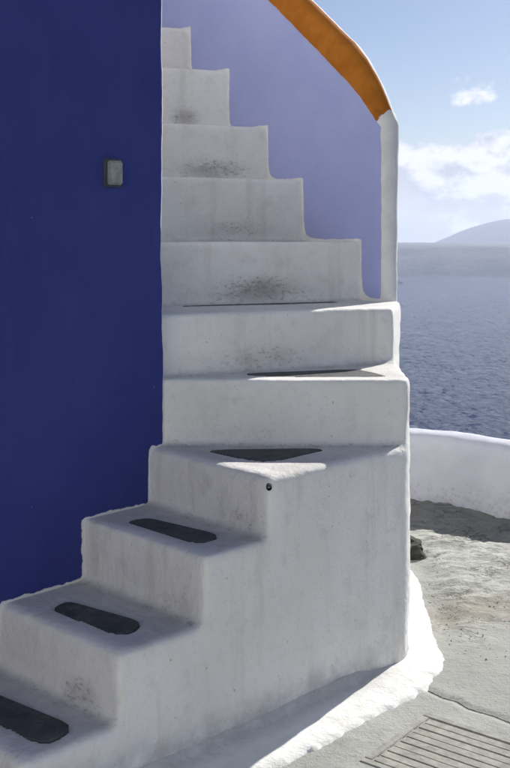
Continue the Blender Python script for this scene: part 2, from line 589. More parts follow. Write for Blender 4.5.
def make_ground():
    xs = np.concatenate([np.arange(-9, -0.3, 0.3), np.arange(-0.3, 1.75, 0.012), np.arange(1.75, 4.3, 0.15)])
    ys = np.concatenate([np.arange(-7, 2.9, 0.3), np.arange(2.9, 6.75, 0.012), np.arange(6.75, 8.3, 0.15)])
    X, Y = np.meshgrid(xs, ys)
    Z = np.zeros_like(X)
    edge = sstep(Y + 0.25 * np.sin(X * 3.1) + 0.12 * np.sin(X * 9 + 1), 4.15, 4.75) * sstep(X - 0.02 * (Y - 4.0), 0.76, 0.92)
    rock = edge
    cells = np.argwhere((X > -0.35) & (X < 1.9) & (Y > 2.8) & (Y < 6.9))
    for j, i in cells:
        x, y, r = X[j, i], Y[j, i], rock[j, i]
        n0 = noise.noise(Vector((x * 1.4, y * 1.4, 0))) * 0.006 + noise.noise(Vector((x * 9, y * 9, 4))) * 0.0022
        if r > 0.01:
            a = noise.ridged_multi_fractal(Vector((x * 1.5 + 0.8 * y, y * 3.1 - 0.5 * x, 1.7)), 1.0, 2.1, 5, 1.0, 2.0)
            bq = noise.fractal(Vector((x * 12, y * 16, 2.2)), 0.8, 2.1, 4)
            n0 += r * (0.024 * (a - 0.8) + 0.009 * bq + 0.012)
        Z[j, i] = n0 - 0.05 * sstep(y + 0.55 * (x - 1.0), 5.55, 5.95)
    ck = np.minimum(seg_dist(X, Y, CR), 9)
    Z -= 0.008 * (1 - sstep(ck, 0.0, 0.03))
    rx, ry = X - G0.x, Y - G0.y
    u = rx * GXU.x + ry * GXU.y
    v = rx * GDU.x + ry * GDU.y
    inside = (u > 0.0) & (u < G_W) & (v > 0.0) & (v < G_L)
    near = (u > -0.06) & (u < G_W + 0.06) & (v > -0.06) & (v < G_L + 0.06)
    Z[near] = np.minimum(Z[near], 0.0) * 0.3
    Z[inside] = -0.006
    brown = np.exp(-(((X - 1.02) / 0.32) ** 2 + ((Y - 4.62) / 0.20) ** 2)) + 0.6 * np.exp(-(((X - 0.80) / 0.16) ** 2 + ((Y - 4.45) / 0.15) ** 2))
    nx, ny = len(xs), len(ys)
    V = np.stack([X, Y, Z], -1).reshape(-1, 3)
    ids = np.arange(nx * ny).reshape(ny, nx)
    Q = np.stack([ids[:-1, :-1], ids[:-1, 1:], ids[1:, 1:], ids[1:, :-1]], -1).reshape(-1, 4)
    # the terrace stops just outside the low wall
    path = catmull(WALL_PATH, 8)
    C = V[Q].mean(1)
    d = np.full(len(C), 1e9)
    side = np.zeros(len(C))
    for a, b in zip(path[:-1], path[1:]):
        ab = b - a
        t = np.clip(((C[:, :2] - a) @ ab) / (ab @ ab), 0, 1)
        pr = C[:, :2] - (a + t[:, None] * ab)
        dist = np.linalg.norm(pr, axis=1)
        s = ab[0] * pr[:, 1] - ab[1] * pr[:, 0]
        upd = dist < d
        d[upd] = dist[upd]
        side[upd] = s[upd]
    keep = ~((side > 0) & (d > 0.12))
    Q = Q[keep]
    me = bpy.data.meshes.new('terrace_ground')
    me.from_pydata(V.tolist(), [], Q.tolist())
    for k, arr in (('rock', rock), ('brown', np.clip(brown, 0, 1)), ('wall_shade', sstep(Y + 0.75 * (X - 1.0), 5.75, 6.05)), ('crack', seg_side(X, Y, CR))):
        a = me.attributes.new(k, 'FLOAT', 'POINT')
        a.data.foreach_set('value', arr.ravel().astype(np.float32))
    bm = bmesh.new()
    bm.from_mesh(me)
    bmesh.ops.delete(bm, geom=[v for v in bm.verts if not v.link_faces], context='VERTS')
    bm.to_mesh(me)
    bm.free()
    me.polygons.foreach_set('use_smooth', [True] * len(me.polygons))
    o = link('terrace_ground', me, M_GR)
    tag(o, kind='structure')
    return V, xs, ys


make_ground()


def hillside():
    """the steep slope from under the low wall down to the sea"""
    path = catmull([(-14, 9.0), (-8, 8.6)] + WALL_PATH + [(4.0, -6.5), (4.0, -16)], 4)
    v, f = [], []
    rows = [(-0.02, -0.25), (0.10, -0.3), (0.5, -1.4), (1.6, -5), (5, -14), (14, -38), (32, -80), (62, -152)]
    for i, p in enumerate(path):
        a, b = path[max(0, i - 1)], path[min(len(path) - 1, i + 1)]
        t = (b - a) / np.linalg.norm(b - a)
        n = np.array([-t[1], t[0]])
        for k, (d, z) in enumerate(rows):
            jit = noise.noise(Vector((p[0] * .4, p[1] * .4, k * 1.7))) * d * 0.25
            v.append((p[0] + n[0] * (d + jit), p[1] + n[1] * (d + jit), z))
    m = len(rows)
    for i in range(len(path) - 1):
        for k in range(m - 1):
            f.append((i * m + k, i * m + k + 1, (i + 1) * m + k + 1, (i + 1) * m + k))
    me = bpy.data.meshes.new('hillside')
    me.from_pydata(v, [], f)
    me.update()
    tag(link('hillside', me, M_CLIFF), kind='structure')


hillside()

# ------------------------------------------------------------------ the staircase
def S(t):
    return np.array([-0.247 + 0.833 * t, 3.245 + 0.775 * t])


B = np.array([0.606, 4.04])                 # the outer corner of the side wall
C = np.array([-0.35, 4.04])                 # the corner of the blue house
W = np.array([0.70, 0.714])                 # run of the blue wall
u2 = np.array(PU[:2])
n2 = np.array(PN[:2])
p0 = np.array(PP[:2])
ZT = [None, 0.197, 0.408, 0.625, 0.836, 1.088, 1.330, 1.614]
for _px, _py in ((302, 180), (267, 127), (228, 70), (190, 28)):
    ZT.append(par_z(_px, _py)[1])
ZT += [ZT[-1] + 0.285, ZT[-1] + 0.57]
TS = {1: -0.475, 2: -0.1826, 3: 0.1063, 4: 0.353}
LEFT = {1: np.array([-1.07, 3.30]), 2: np.array([-0.855, 3.52]), 3: np.array([-0.64, 3.795]), 4: np.array([-0.396, 3.985])}
RS = {7: par_s(360)[0], 8: par_s(302)[0], 9: par_s(267)[0], 10: par_s(228)[0], 11: par_s(190)[0], 12: par_s(152)[0], 13: par_s(118)[0]}
RDIR = {7: (0.925, 0.38), 8: (0.89, 0.45), 9: (0.92, 0.40), 10: (0.94, 0.34), 11: (0.94, 0.34), 12: (0.94, 0.34), 13: (0.94, 0.34)}
RISER = {}
for i in (1, 2, 3, 4):
    RISER[i] = (LEFT[i], S(TS[i]))
RISER[5] = (C + (0, 0.01), B)
RISER[6] = (np.array([-0.36, 4.13]), np.array([0.605, 4.58]))
for i in range(7, 14):
    r = p0 + u2 * RS[i]
    d = np.array(RDIR[i]) / np.linalg.norm(RDIR[i])
    k = (r[0] + 0.36 + 0.03 * (i - 6)) / d[0]
    RISER[i] = (r - d * max(k, 0.35), r)
FAR = 3.3
o_par = p0 + n2 * 0.108
far_o = o_par + u2 * FAR
far_i = np.array([-2.6, 7.3])
D1 = np.array([0.732, 0.681])
B_SIDE = [B - D1 * 0.075, B - D1 * 0.03 + (-0.004, 0.006), B + (-0.012, 0.020), B + (0.004, 0.085)]
B_NOSE = [B - (0.10, 0.0), B + (-0.045, 0.004), B + (-0.016, 0.022), B + (0.003, 0.085)]
bm = bmesh.new()
for i in range(1, 14):
    l, r = RISER[i]
    d = (l - r) / np.linalg.norm(l - r)
    le = l + d * 0.25
    if i <= 4:
        pts = [r, *B_SIDE, C + (-0.10, 0.20 if i < 4 else 0.14), le]
    elif i == 5:
        pts = [le, *B_NOSE, (0.612, 4.40), (0.617, 4.60), o_par, far_o, far_i, (-1.2, 5.0)]
    elif i == 6:
        pts = [le, r, o_par, far_o, far_i, (-1.3, 5.2)]
    else:
        re = r - d * 0.06
        pts = [le, re, o_par + u2 * (RS[i] + 0.03), far_o, far_i, le + (-0.3, 0.45)]
    prism(bm, pts, -0.25, ZT[i])
print('ZT', [round(z, 3) for z in ZT[1:]], 'RS', {k: round(v, 3) for k, v in RS.items()}, 'COP', COP0, COPS)
skin = remeshed(bm, 0.0125, 14)

co, no = arrays(skin)
ZA = np.array([0] + ZT[1:])


def ang_mask(i, co):
    """along-riser position 0..1 and distance in front of riser i"""
    l, r = RISER[i]
    d = r - l
    L = np.linalg.norm(d)
    d = d / L
    nrm = np.array([d[1], -d[0]])
    rel = co[:, :2] - l
    return rel @ d / L, rel @ nrm, L


# plaster is never flat: push the skin in and out
lum = np.array([lump(c, 2.0) for c in co])
flat = np.clip(no[:, 2], 0, 1) ** 2
amp = 0.016 * (1 - 0.8 * flat)
co = co + no * (lum * amp)[:, None]
tread = np.zeros(len(co))
grime = np.zeros(len(co))
rnd = random.Random(3)
# where along each riser the shoes have scuffed it, how strongly, how wide, how high
GRIME = {1: (0.6, 0.5, .2, .2), 2: (0.70, 0.80, .16, .25), 3: (0.80, 0.40, .20, .20), 4: (0.80, 0.45, .22, .3), 5: (0.30, 0.34, .30, .2), 6: (0.42, 0.55, .28, .30), 7: (0.46, 0.95, .24, .26), 8: (0.50, 0.55, .30, .16), 9: (0.45, 0.85, .40, .22), 10: (0.30, 0.75, .30, .20), 11: (0.5, 0.3, .3, .2), 12: (.5, .5, .3, .2), 13: (.5, .5, .3, .2)}
ridx = np.zeros(len(co), int)
for i in range(1, 14):
    a, d, L = ang_mask(i, co)
    zr = (co[:, 2] - ZA[i - 1]) / (ZA[i] - ZA[i - 1])
    onr = (np.abs(d) < 0.045) & (zr > -0.05) & (zr < 1.05) & (a > -0.5) & (a < 1.03)
    cen, amt, gw, gh = GRIME[i]
    gset = amt * np.exp(-((a - cen) / gw) ** 2) * np.exp(-((zr - 0.20) / gh) ** 2)
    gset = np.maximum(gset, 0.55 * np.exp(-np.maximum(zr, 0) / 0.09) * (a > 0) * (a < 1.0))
    grime = np.where(onr, np.maximum(grime, gset), grime)
    ridx[onr & (no[:, 2] < 0.75)] = i
for i in range(1, 14):
    t = (np.abs(co[:, 2] - ZA[i]) < 0.03) * sstep(no[:, 2], 0.45, 0.95)
    # bare at the trodden middle, limewashed again towards the nose
    a, d, L = ang_mask(i, co)
    w_ = sstep(-d, 0.01, 0.07)
    tread = np.maximum(tread, t * w_ * (0.62 if i < 5 else 0.5))

# slate slabs let into the treads: photo outlines laid on their own tread
INLAY = {
    1: [(-40, 678), (77, 726), (44, 745), (-66, 690)],
    2: [(67, 600), (146, 622), (122, 636), (51, 608)],
    3: [(147, 517), (223, 535), (199, 544), (125, 521)],
    4: [(206, 450), (230, 449), (300, 448), (328, 448.5), (300, 455), (268, 461), (240, 457.5)],
}


def in_poly(x, y, poly):
    c = np.zeros(x.shape, bool)
    n = len(poly)
    for i in range(n):
        x1, y1 = poly[i]
        x2, y2 = poly[(i + 1) % n]
        cond = (y1 > y) != (y2 > y)
        with np.errstate(divide='ignore', invalid='ignore'):
            c ^= cond & (x < (x2 - x1) * (y - y1) / (y2 - y1) + x1)
    return c


def slab_outline(i):
    pts = [np.array(P(px, py, ZT[i])[:2]) for px, py in INLAY[i]]
    a = sum(pts[k][0] * pts[(k + 1) % len(pts)][1] - pts[(k + 1) % len(pts)][0] * pts[k][1] for k in range(len(pts)))
    if a < 0:
        pts = pts[::-1]
    # round the corners off
    n = len(pts)
    out = []
    for k in range(n):
        pv, p_, nx = pts[k - 1], pts[k], pts[(k + 1) % n]
        la, lb = np.linalg.norm(pv - p_), np.linalg.norm(nx - p_)
        c_ = min(0.07, 0.46 * min(la, lb))
        a, b_ = p_ + (pv - p_) / la * c_, p_ + (nx - p_) / lb * c_
        for t in (0.0, 0.33, 0.67, 1.0):
            q_ = a * (1 - t) ** 2 + p_ * 2 * t * (1 - t) + b_ * t * t
            j = 0.004 * noise.noise(Vector((q_[0] * 15, q_[1] * 15, i)))
            out.append(q_ + j)
    return out


OUT = {i: slab_outline(i) for i in INLAY}


def strip(i, a0, a1, d0, d1, e0, e1):
    """slab lying along the foot of riser i, from d0..e0 to d1..e1 in front of it"""
    l, r = RISER[i]
    d = r - l
    n = np.array([d[1], -d[0]]) / np.linalg.norm(d)
    q_ = [l + d * a0 + n * d0, l + d * a0 + n * e0, l + d * (a0 * .5 + a1 * .5) + n * (e0 * .45 + e1 * .55), l + d * a1 + n * e1, l + d * (a1 + .015) + n * (d1 * .5 + e1 * .5), l + d * a1 + n * d1]
    out = []
    for k in range(len(q_)):
        a, b_ = q_[k], q_[(k + 1) % len(q_)]
        out += [a * .85 + b_ * .15, a * .15 + b_ * .85]
    return out


OUT[5] = strip(6, 0.32, 0.76, 0.03, 0.10, 0.12, 0.36)
OUT[6] = strip(7, 0.06, 0.82, 0.025, 0.025, 0.10, 0.12)
OUT[7] = strip(8, 0.03, 0.97, 0.025, 0.025, 0.16, 0.20)
for i, poly in OUT.items():
    cen = sum(poly) / len(poly)
    grown = [cen + (p_ - cen) * (1 + 0.012 / max(np.linalg.norm(p_ - cen), 0.03)) for p_ in poly]
    hit = in_poly(co[:, 0], co[:, 1], grown) & (np.abs(co[:, 2] - ZT[i]) < 0.03) & (no[:, 2] > 0.5)
    co[hit, 2] = ZT[i] - 0.010

el_ = np.empty(len(skin.edges) * 2, int)
skin.edges.foreach_get('vertices', el_)
el_ = el_.reshape(-1, 2)
deg = np.bincount(el_.ravel(), minlength=len(co)).astype(float)


def soften(a, n):
    for _ in range(n):
        acc = np.bincount(el_[:, 0], a[el_[:, 1]], len(co)) + np.bincount(el_[:, 1], a[el_[:, 0]], len(co))
        a = 0.4 * a + 0.6 * acc / np.maximum(deg, 1)
    return a


tread, grime = soften(tread, 5), soften(grime, 4)
stair = empty('staircase', (-0.1, 3.6, 0))
tag(stair, 'whitewashed winding plaster staircase climbing round the blue wall corner', 'staircase')
nq = len(skin.polygons)
lp = np.empty(nq * 4, int)
skin.loops.foreach_get('vertex_index', lp)
quads = lp.reshape(-1, 4)
fc = co[quads].mean(1)
fn = no[quads].mean(1)
own = np.zeros(nq, int)
for i in range(1, 14):
    own[(np.abs(fc[:, 2] - ZA[i]) < 0.035) & (fn[:, 2] > 0.55)] = i
rq = ridx[quads].max(1)
own = np.where((own == 0) & (rq > 0), rq, own)
live = fc[:, 2] > -0.2


def largest(sel):
    """of the selected faces, those of the biggest connected piece"""
    ids = np.flatnonzero(sel)
    par = {}

    def find(x):
        while par.setdefault(x, x) != x:
            par[x] = par[par[x]]
            x = par[x]
        return x
    for k in ids:
        a, b_, c_, d_ = (find(int(v)) for v in quads[k])
        par[b_] = a
        par[find(c_)] = a
        par[find(d_)] = a
    roots = np.array([find(int(quads[k][0])) for k in ids])
    u, n = np.unique(roots, return_counts=True)
    out = np.zeros(len(sel), bool)
    out[ids[roots == u[n.argmax()]]] = True
    return out


for i in range(1, 14):
    sel = live & (own == i)
    if sel.any():
        own[sel & ~largest(sel)] = 0
attrs = {'tread': tread, 'grime': grime, 'skirt': np.zeros(len(co))}


def local(o, parent):
    o.parent = parent
    o.location = -parent.location


sw = link('side_wall', submesh('side_wall', co, no, quads[live & (own == 0)], attrs), M_PL)
local(sw, stair)
steps = {}
for i in range(1, 14):
    sel = live & (own == i)
    if sel.sum() < 10:
        continue
    o = link('step', submesh('step', co, no, quads[sel], attrs), M_PL)
    local(o, stair)
    steps[i] = o


def slab(i, poly):
    bm = bmesh.new()
    n = len(poly)
    z = ZT[i]
    cen = sum(poly) / n
    rows = []
    for dz, k in ((-0.03, 0.0), (-0.0035, 0.0), (-0.0008, 0.004)):
        row = []
        for p_ in poly:
            d = cen - p_
            q_ = p_ + d / max(np.linalg.norm(d), 1e-4) * k
            row.append(bm.verts.new((q_[0], q_[1], z + dz)))
        rows.append(row)
    for a, b_ in zip(rows[:-1], rows[1:]):
        for k in range(n):
            bm.faces.new((a[k], a[(k + 1) % n], b_[(k + 1) % n], b_[k]))
    bm.faces.new(rows[-1])
    me = bpy.data.meshes.new('slate_inlay')
    bm.to_mesh(me)
    bm.free()
    return link('slate_inlay', me, M_SL, steps[i])


for i, poly in OUT.items():
    o = slab(i, poly)
    if i == 5:
        o['label'] = 'slate slab catching the sun on its outer end'


# the parapet: a thin plastered wall along the outside of the upper flight, with its coping
def parapet():
    bm = bmesh.new()

    def loft(nmin, nmax, rr, zlow, smin, end_drop, taper=1.0):
        """a slab with rounded end and rounded top, lofted across its thickness"""
        rows = []
        half = (nmax - nmin) / 2
        for a in np.linspace(-1, 1, 9):
            a = math.sin(a * math.pi / 2)
            n_ = nmin + half * (1 + a)
            inset = rr * (1 - math.sqrt(max(0.0, 1 - a * a)))
            row = []
            for s_ in (0.0, 0.004, 0.02, 0.05, 0.09, 0.14, 0.20, 0.28, 0.5, FAR):
                drop = end_drop * max(0.0, 1 - s_ / 0.30) ** 2.2
                zt = COP0 + COPH + COPS * s_ - drop - inset * 1.15
                row.append((smin + s_ + inset * max(0, 1 - s_ / 0.3), n_, zt))
            low = [(smin + FAR, n_ * taper, zlow(smin + FAR)), (smin + inset, n_ * taper, zlow(smin + inset))]
            rows.append([bm.verts.new((*(p0 + u2 * s_ + n2 * q_), z)) for s_, q_, z in row + low])
        n = len(rows[0])
        for ra, rb in zip(rows[:-1], rows[1:]):
            for k in range(n):
                bm.faces.new((ra[k], ra[(k + 1) % n], rb[(k + 1) % n], rb[k]))
        bm.faces.new(rows[0][::-1])
        bm.faces.new(rows[-1])
    loft(0.0, PT, PT / 2, lambda s_: 1.10, 0.0, 0.18, 0.80)
    # the coping band stands a little proud of the face
    loft(-0.004, PT + 0.004, PT / 2 + 0.004, lambda s_: COP0 + COPS * s_, 0.01, 0.175)
    sk = remeshed(bm, 0.009, 7)
    c, nn = arrays(sk)
    c = c + nn * (np.array([lump(x, 5.0) for x in c]) * 0.010)[:, None]
    q = np.empty(len(sk.polygons) * 4, int)
    sk.loops.foreach_get('vertex_index', q)
    q = q.reshape(-1, 4)
    m = c[q].mean(1)
    rel = m[:, :2] - p0
    s = rel @ u2
    zr = m[:, 2] - COP0 - COPS * s + 0.085 * np.clip(1 - s / 0.26, 0, 1) ** 2
    top = (zr > 0.002) & (s > 0.035)
    # how far each point of the inner face lies above the steps: the limewash laps a little up the lilac
    vs = (c[:, :2] - p0) @ u2
    best = np.full(len(c), 9.0)
    for i in range(6, 13):
        lo = -1.0 if i == 6 else RS[i]
        inside_ = (vs >= lo) & (vs < RS[i + 1])
        d1 = c[:, 2] - ZT[i]
        d2 = np.where(d1 < ZT[i + 1] - ZT[i], RS[i + 1] - vs, np.hypot(RS[i + 1] - vs, d1 - (ZT[i + 1] - ZT[i])))
        k_ = 32.0
        dd = -np.log(np.exp(-k_ * np.clip(d1, -.2, 2)) + np.exp(-k_ * np.clip(d2, -.2, 2))) / k_
        best = np.where(inside_, dd, best)
    w1 = link('parapet_wall', submesh('parapet_wall', c, nn, q[~top], {'step_gap': best}), M_PA)
    local(w1, stair)
    w2 = link('coping', submesh('coping', c, nn, q[top], {'step_gap': best}), M_PA)
    w2.parent = w1
    w1['label'] = 'lilac painted inner face with a white rounded end'
    w2['label'] = 'ochre orange coping with a white outer rim'


parapet()


# the white skirt that runs along the foot of the wall and round its corner
def skirt():
    outer = [P(px, py, 0)[:2] for px, py in ((150, 850), (205, 808), (280, 768), (330, 744), (377, 720), (405, 704), (426, 689), (440, 678), (446, 668), (444, 655), (439, 642), (431, 622), (425, 603), (421, 586), (413, 570), (400, 552))]
    inner = [S(-.62), S(-.35), S(0.08), S(.3), S(.52), S(.7), S(.84) + (-.02, .02), S(.90) + (-.03, .03), S(.93) + (-.05, .05), B + (-.08, .05), B + (-.08, .12), B + (-.04, .27), B + (-.02, .45), B + (0, .65), B + (.0, .95), B + (.0, 1.3)]
    nd = np.array([0.681, -0.732])
    prof = [(-0.10, 0.060), (0.0, 0.055), (0.06, 0.040), (0.16, 0.028), (0.45, 0.020), (0.78, 0.015), (0.93, 0.010), (1.0, -0.012)]
    oc = catmull([tuple(p) for p in outer], 16)
    ic = catmull([tuple(p) for p in inner], 16)
    v, f = [], []
    for a, b_ in zip(ic, oc):
        wob = 0.014 * noise.noise(Vector((b_[0] * 6, b_[1] * 6, 0))) + 0.012 * noise.noise(Vector((b_[0] * 24, b_[1] * 24, 0)))
        d = b_ - a
        L = np.linalg.norm(d)
        for t, z in prof:
            q_ = a + d * (t + (wob / L if t > .4 else 0))
            zz = z + 0.004 * noise.noise(Vector((q_[0] * 9, q_[1] * 9, 1)))
            v.append((q_[0], q_[1], zz))
    m = len(prof)
    for k in range(len(ic) - 1):
        for j in range(m - 1):
            f.append((k * m + j, k * m + j + 1, (k + 1) * m + j + 1, (k + 1) * m + j))
    me = bpy.data.meshes.new('base_skirt')
    me.from_pydata(v, [], f)
    me.update()
    me.polygons.foreach_set('use_smooth', [True] * len(f))
    bm = bmesh.new()
    bm.from_mesh(me)
    bmesh.ops.recalc_face_normals(bm, faces=bm.faces)
    bm.to_mesh(me)
    bm.free()
    for nm, fn_ in (('skirt', lambda t: 1.0), ('tread', lambda t: 0.75 * (1 - float(sstep(np.array(t), 0.12, 0.5))))):  # skirt greyed near the wall: the shade there is put into its colour
        at = me.attributes.new(nm, 'FLOAT', 'POINT')
        at.data.foreach_set('value', [fn_(t) for _ in range(len(ic)) for t, z in prof])
    o = link('base_skirt', me, M_PL)
    local(o, stair)
    o['label'] = 'brilliant white skirt painted round the foot of the wall'


skirt()


def drain_spout():
    """the little weep pipe under the nose of the corner tread"""
    c = P(268.5, 476.5, 0.815)
    c = Vector((*(S(TS[4])[:2] + np.array([0.0, -0.004])), 0.803))
    bm = bmesh.new()
    d = Vector((0.0, -1.0, -0.1)).normalized()
    q = d.to_track_quat('Z', 'Y')
    rings = []
    for r, z in ((0.0095, -0.04), (0.0095, 0.010), (0.0070, 0.011), (0.0066, -0.035)):
        rings.append([bm.verts.new(c + q @ Vector((r * math.cos(a), r * math.sin(a), z))) for a in np.linspace(0, 2 * math.pi, 13)[:-1]])
    for a, b_ in zip(rings[:-1], rings[1:]):
        for k in range(12):
            bm.faces.new((a[k], a[(k + 1) % 12], b_[(k + 1) % 12], b_[k]))
    bm.faces.new(rings[-1])
    me = bpy.data.meshes.new('drain_spout')
    bm.to_mesh(me)
    bm.free()
    o = link('drain_spout', me, M_HOLE)
    local(o, stair)


drain_spout()

# ------------------------------------------------------------------ the blue house
def blue_house():
    h = empty('blue_house', (-3.0, 3.0, 0))
    tag(h, 'deep blue plastered house wall left of the white steps', 'house')
    back = np.array([-0.5, 0.866])
    Lx = 5.6
    # visible front: a fine uneven sheet with a rounded corner, then the white return along the upper flight
    n_out = np.array([W[1], -W[0]])
    prof = []
    for k in np.concatenate([np.arange(-Lx, -1.2, 0.3), np.arange(-1.2, -0.02, 0.013)]):
        prof.append((C + W * k, n_out))
    nb = np.array([back[1], -back[0]])
    for t in np.linspace(0, 1, 6):
        nn_ = n_out * (1 - t) + nb * t
        nn_ /= np.linalg.norm(nn_)
        cen = C - W * 0.02 - n_out * 0.02
        prof.append((cen + nn_ * 0.02, nn_))
    for k in np.arange(0.05, 4.0, 0.25):
        prof.append((C + back * k, nb))
    zs = np.concatenate([np.arange(0.0, 3.4, 0.013), np.arange(3.4, 5.61, 0.2)])
    v, f = [], []
    for z in zs:
        for p_, nn_ in prof:
            q_ = Vector((p_[0], p_[1], z))
            d = 0.010 * noise.noise(q_ * 1.7) + 0.005 * noise.noise(q_ * 6) + 0.002 * noise.noise(q_ * 20)
            v.append((p_[0] + nn_[0] * d, p_[1] + nn_[1] * d, z))
    m = len(prof)
    for j in range(len(zs) - 1):
        for k in range(m - 1):
            f.append((j * m + k, j * m + k + 1, (j + 1) * m + k + 1, (j + 1) * m + k))
    # the rest of the shell: two hidden walls
    a0, a1 = prof[0][0], prof[-1][0]
    bk = a0 + np.array([-1.6, 2.2])
    bk2 = a1 + np.array([-2.6, -0.4])
    base = len(v)
    for p_ in (a1, bk2, bk, a0):
        v += [(p_[0], p_[1], -0.2), (p_[0], p_[1], 5.6)]
    for k in range(3):
        f.append((base + 2 * k, base + 2 * k + 2, base + 2 * k + 3, base + 2 * k + 1))
    me = bpy.data.meshes.new('wall')
    me.from_pydata(v, [], f)
    me.update()
    me.polygons.foreach_set('use_smooth', [True] * len(f))
    lap = np.full(len(v), 1.0)
    vv = np.array(v)
    wv = (vv[:, :2] - C) @ W
    ws = {i: float((LEFT[i] - C) @ W) for i in (1, 2, 3, 4)}
    for i in (1, 2, 3, 4):
        nxt = ws.get(i + 1, 0.0)
        sel = (wv >= ws[i]) & (wv < nxt)
        d1 = vv[:, 2] - ZT[i]
        d2 = np.where(d1 < ZT[min(i + 1, 5)] - ZT[i], nxt - wv, 1.0) if i < 4 else np.full(len(vv), 1.0)
        lap = np.where(sel, np.minimum(d1, d2), lap)
    at = me.attributes.new('lap', 'FLOAT', 'POINT')
    at.data.foreach_set('value', lap.astype(np.float32))
    o = link('wall', me, M_BL)
    local(o, h)
    # the return by the upper steps is limewashed white from the corner on
    me.materials.append(M_PL)
    wid = m - 1
    for j in range(len(zs) - 1):
        for k in range(m - 1):
            if k >= m - 1 - 19:
                me.polygons[j * wid + k].material_index = 1
    bm = bmesh.new()
    pts = [C, a0, bk, bk2, a1]
    ctr = sum(pts) / 5
    prism(bm, [ctr + (p_ - ctr) * 1.01 for p_ in (C, a1, bk2, bk, a0)], 5.58, 5.82)
    bmesh.ops.recalc_face_normals(bm, faces=bm.faces)
    bmesh.ops.bevel(bm, geom=bm.edges[:], offset=0.04, segments=3, affect='EDGES')
    me = bpy.data.meshes.new('roof')
    bm.to_mesh(me)
    bm.free()
    local(link('roof', me, M_WH), h)
    return n_out


HN = blue_house()


def wall_box():
    """small weathered cover fixed to the blue wall"""
    # where the sight line through (112, 173) meets the wall plane
    rx = (112 - 255) / F
    t = (C[0] * W[1] - C[1] * W[0]) / (rx * W[1] - W[0])
    pt = Vector((rx * t, t, H + (YH - 173) / F * t))
    o = empty('wall_box', pt)
    tag(o, 'small weathered grey box cover fixed to the blue wall', 'wall box')
    o.rotation_euler = (0, 0, math.atan2(W[1], W[0]))

    def boxm(name, sx, sz, y0, y1, mat, parent, bev, taper=0.0):
        bm = bmesh.new()
        vs = []
        for y, k in ((y0, 1.0), (y1, 1.0 - taper)):
            vs.append([bm.verts.new((x * sx / 2 * k, y, z * sz / 2 * k)) for x, z in ((-1, -1), (1, -1), (1, 1), (-1, 1))])
        bm.faces.new(vs[0])
        bm.faces.new(vs[1][::-1])
        for k in range(4):
            bm.faces.new((vs[0][k], vs[0][(k + 1) % 4], vs[1][(k + 1) % 4], vs[1][k]))
        bmesh.ops.recalc_face_normals(bm, faces=bm.faces)
        bmesh.ops.bevel(bm, geom=bm.edges[:], offset=bev, segments=2, affect='EDGES')
        me = bpy.data.meshes.new(name)
        bm.to_mesh(me)
        bm.free()
        return link(name, me, mat, parent)
    b_ = boxm('back_plate', 0.078, 0.104, 0.012, -0.010, M_DGREY, o, 0.003)
    c_ = boxm('cover', 0.066, 0.092, -0.0105, -0.028, M_GREY, o, 0.005, 0.08)
    del b_, c_


wall_box()

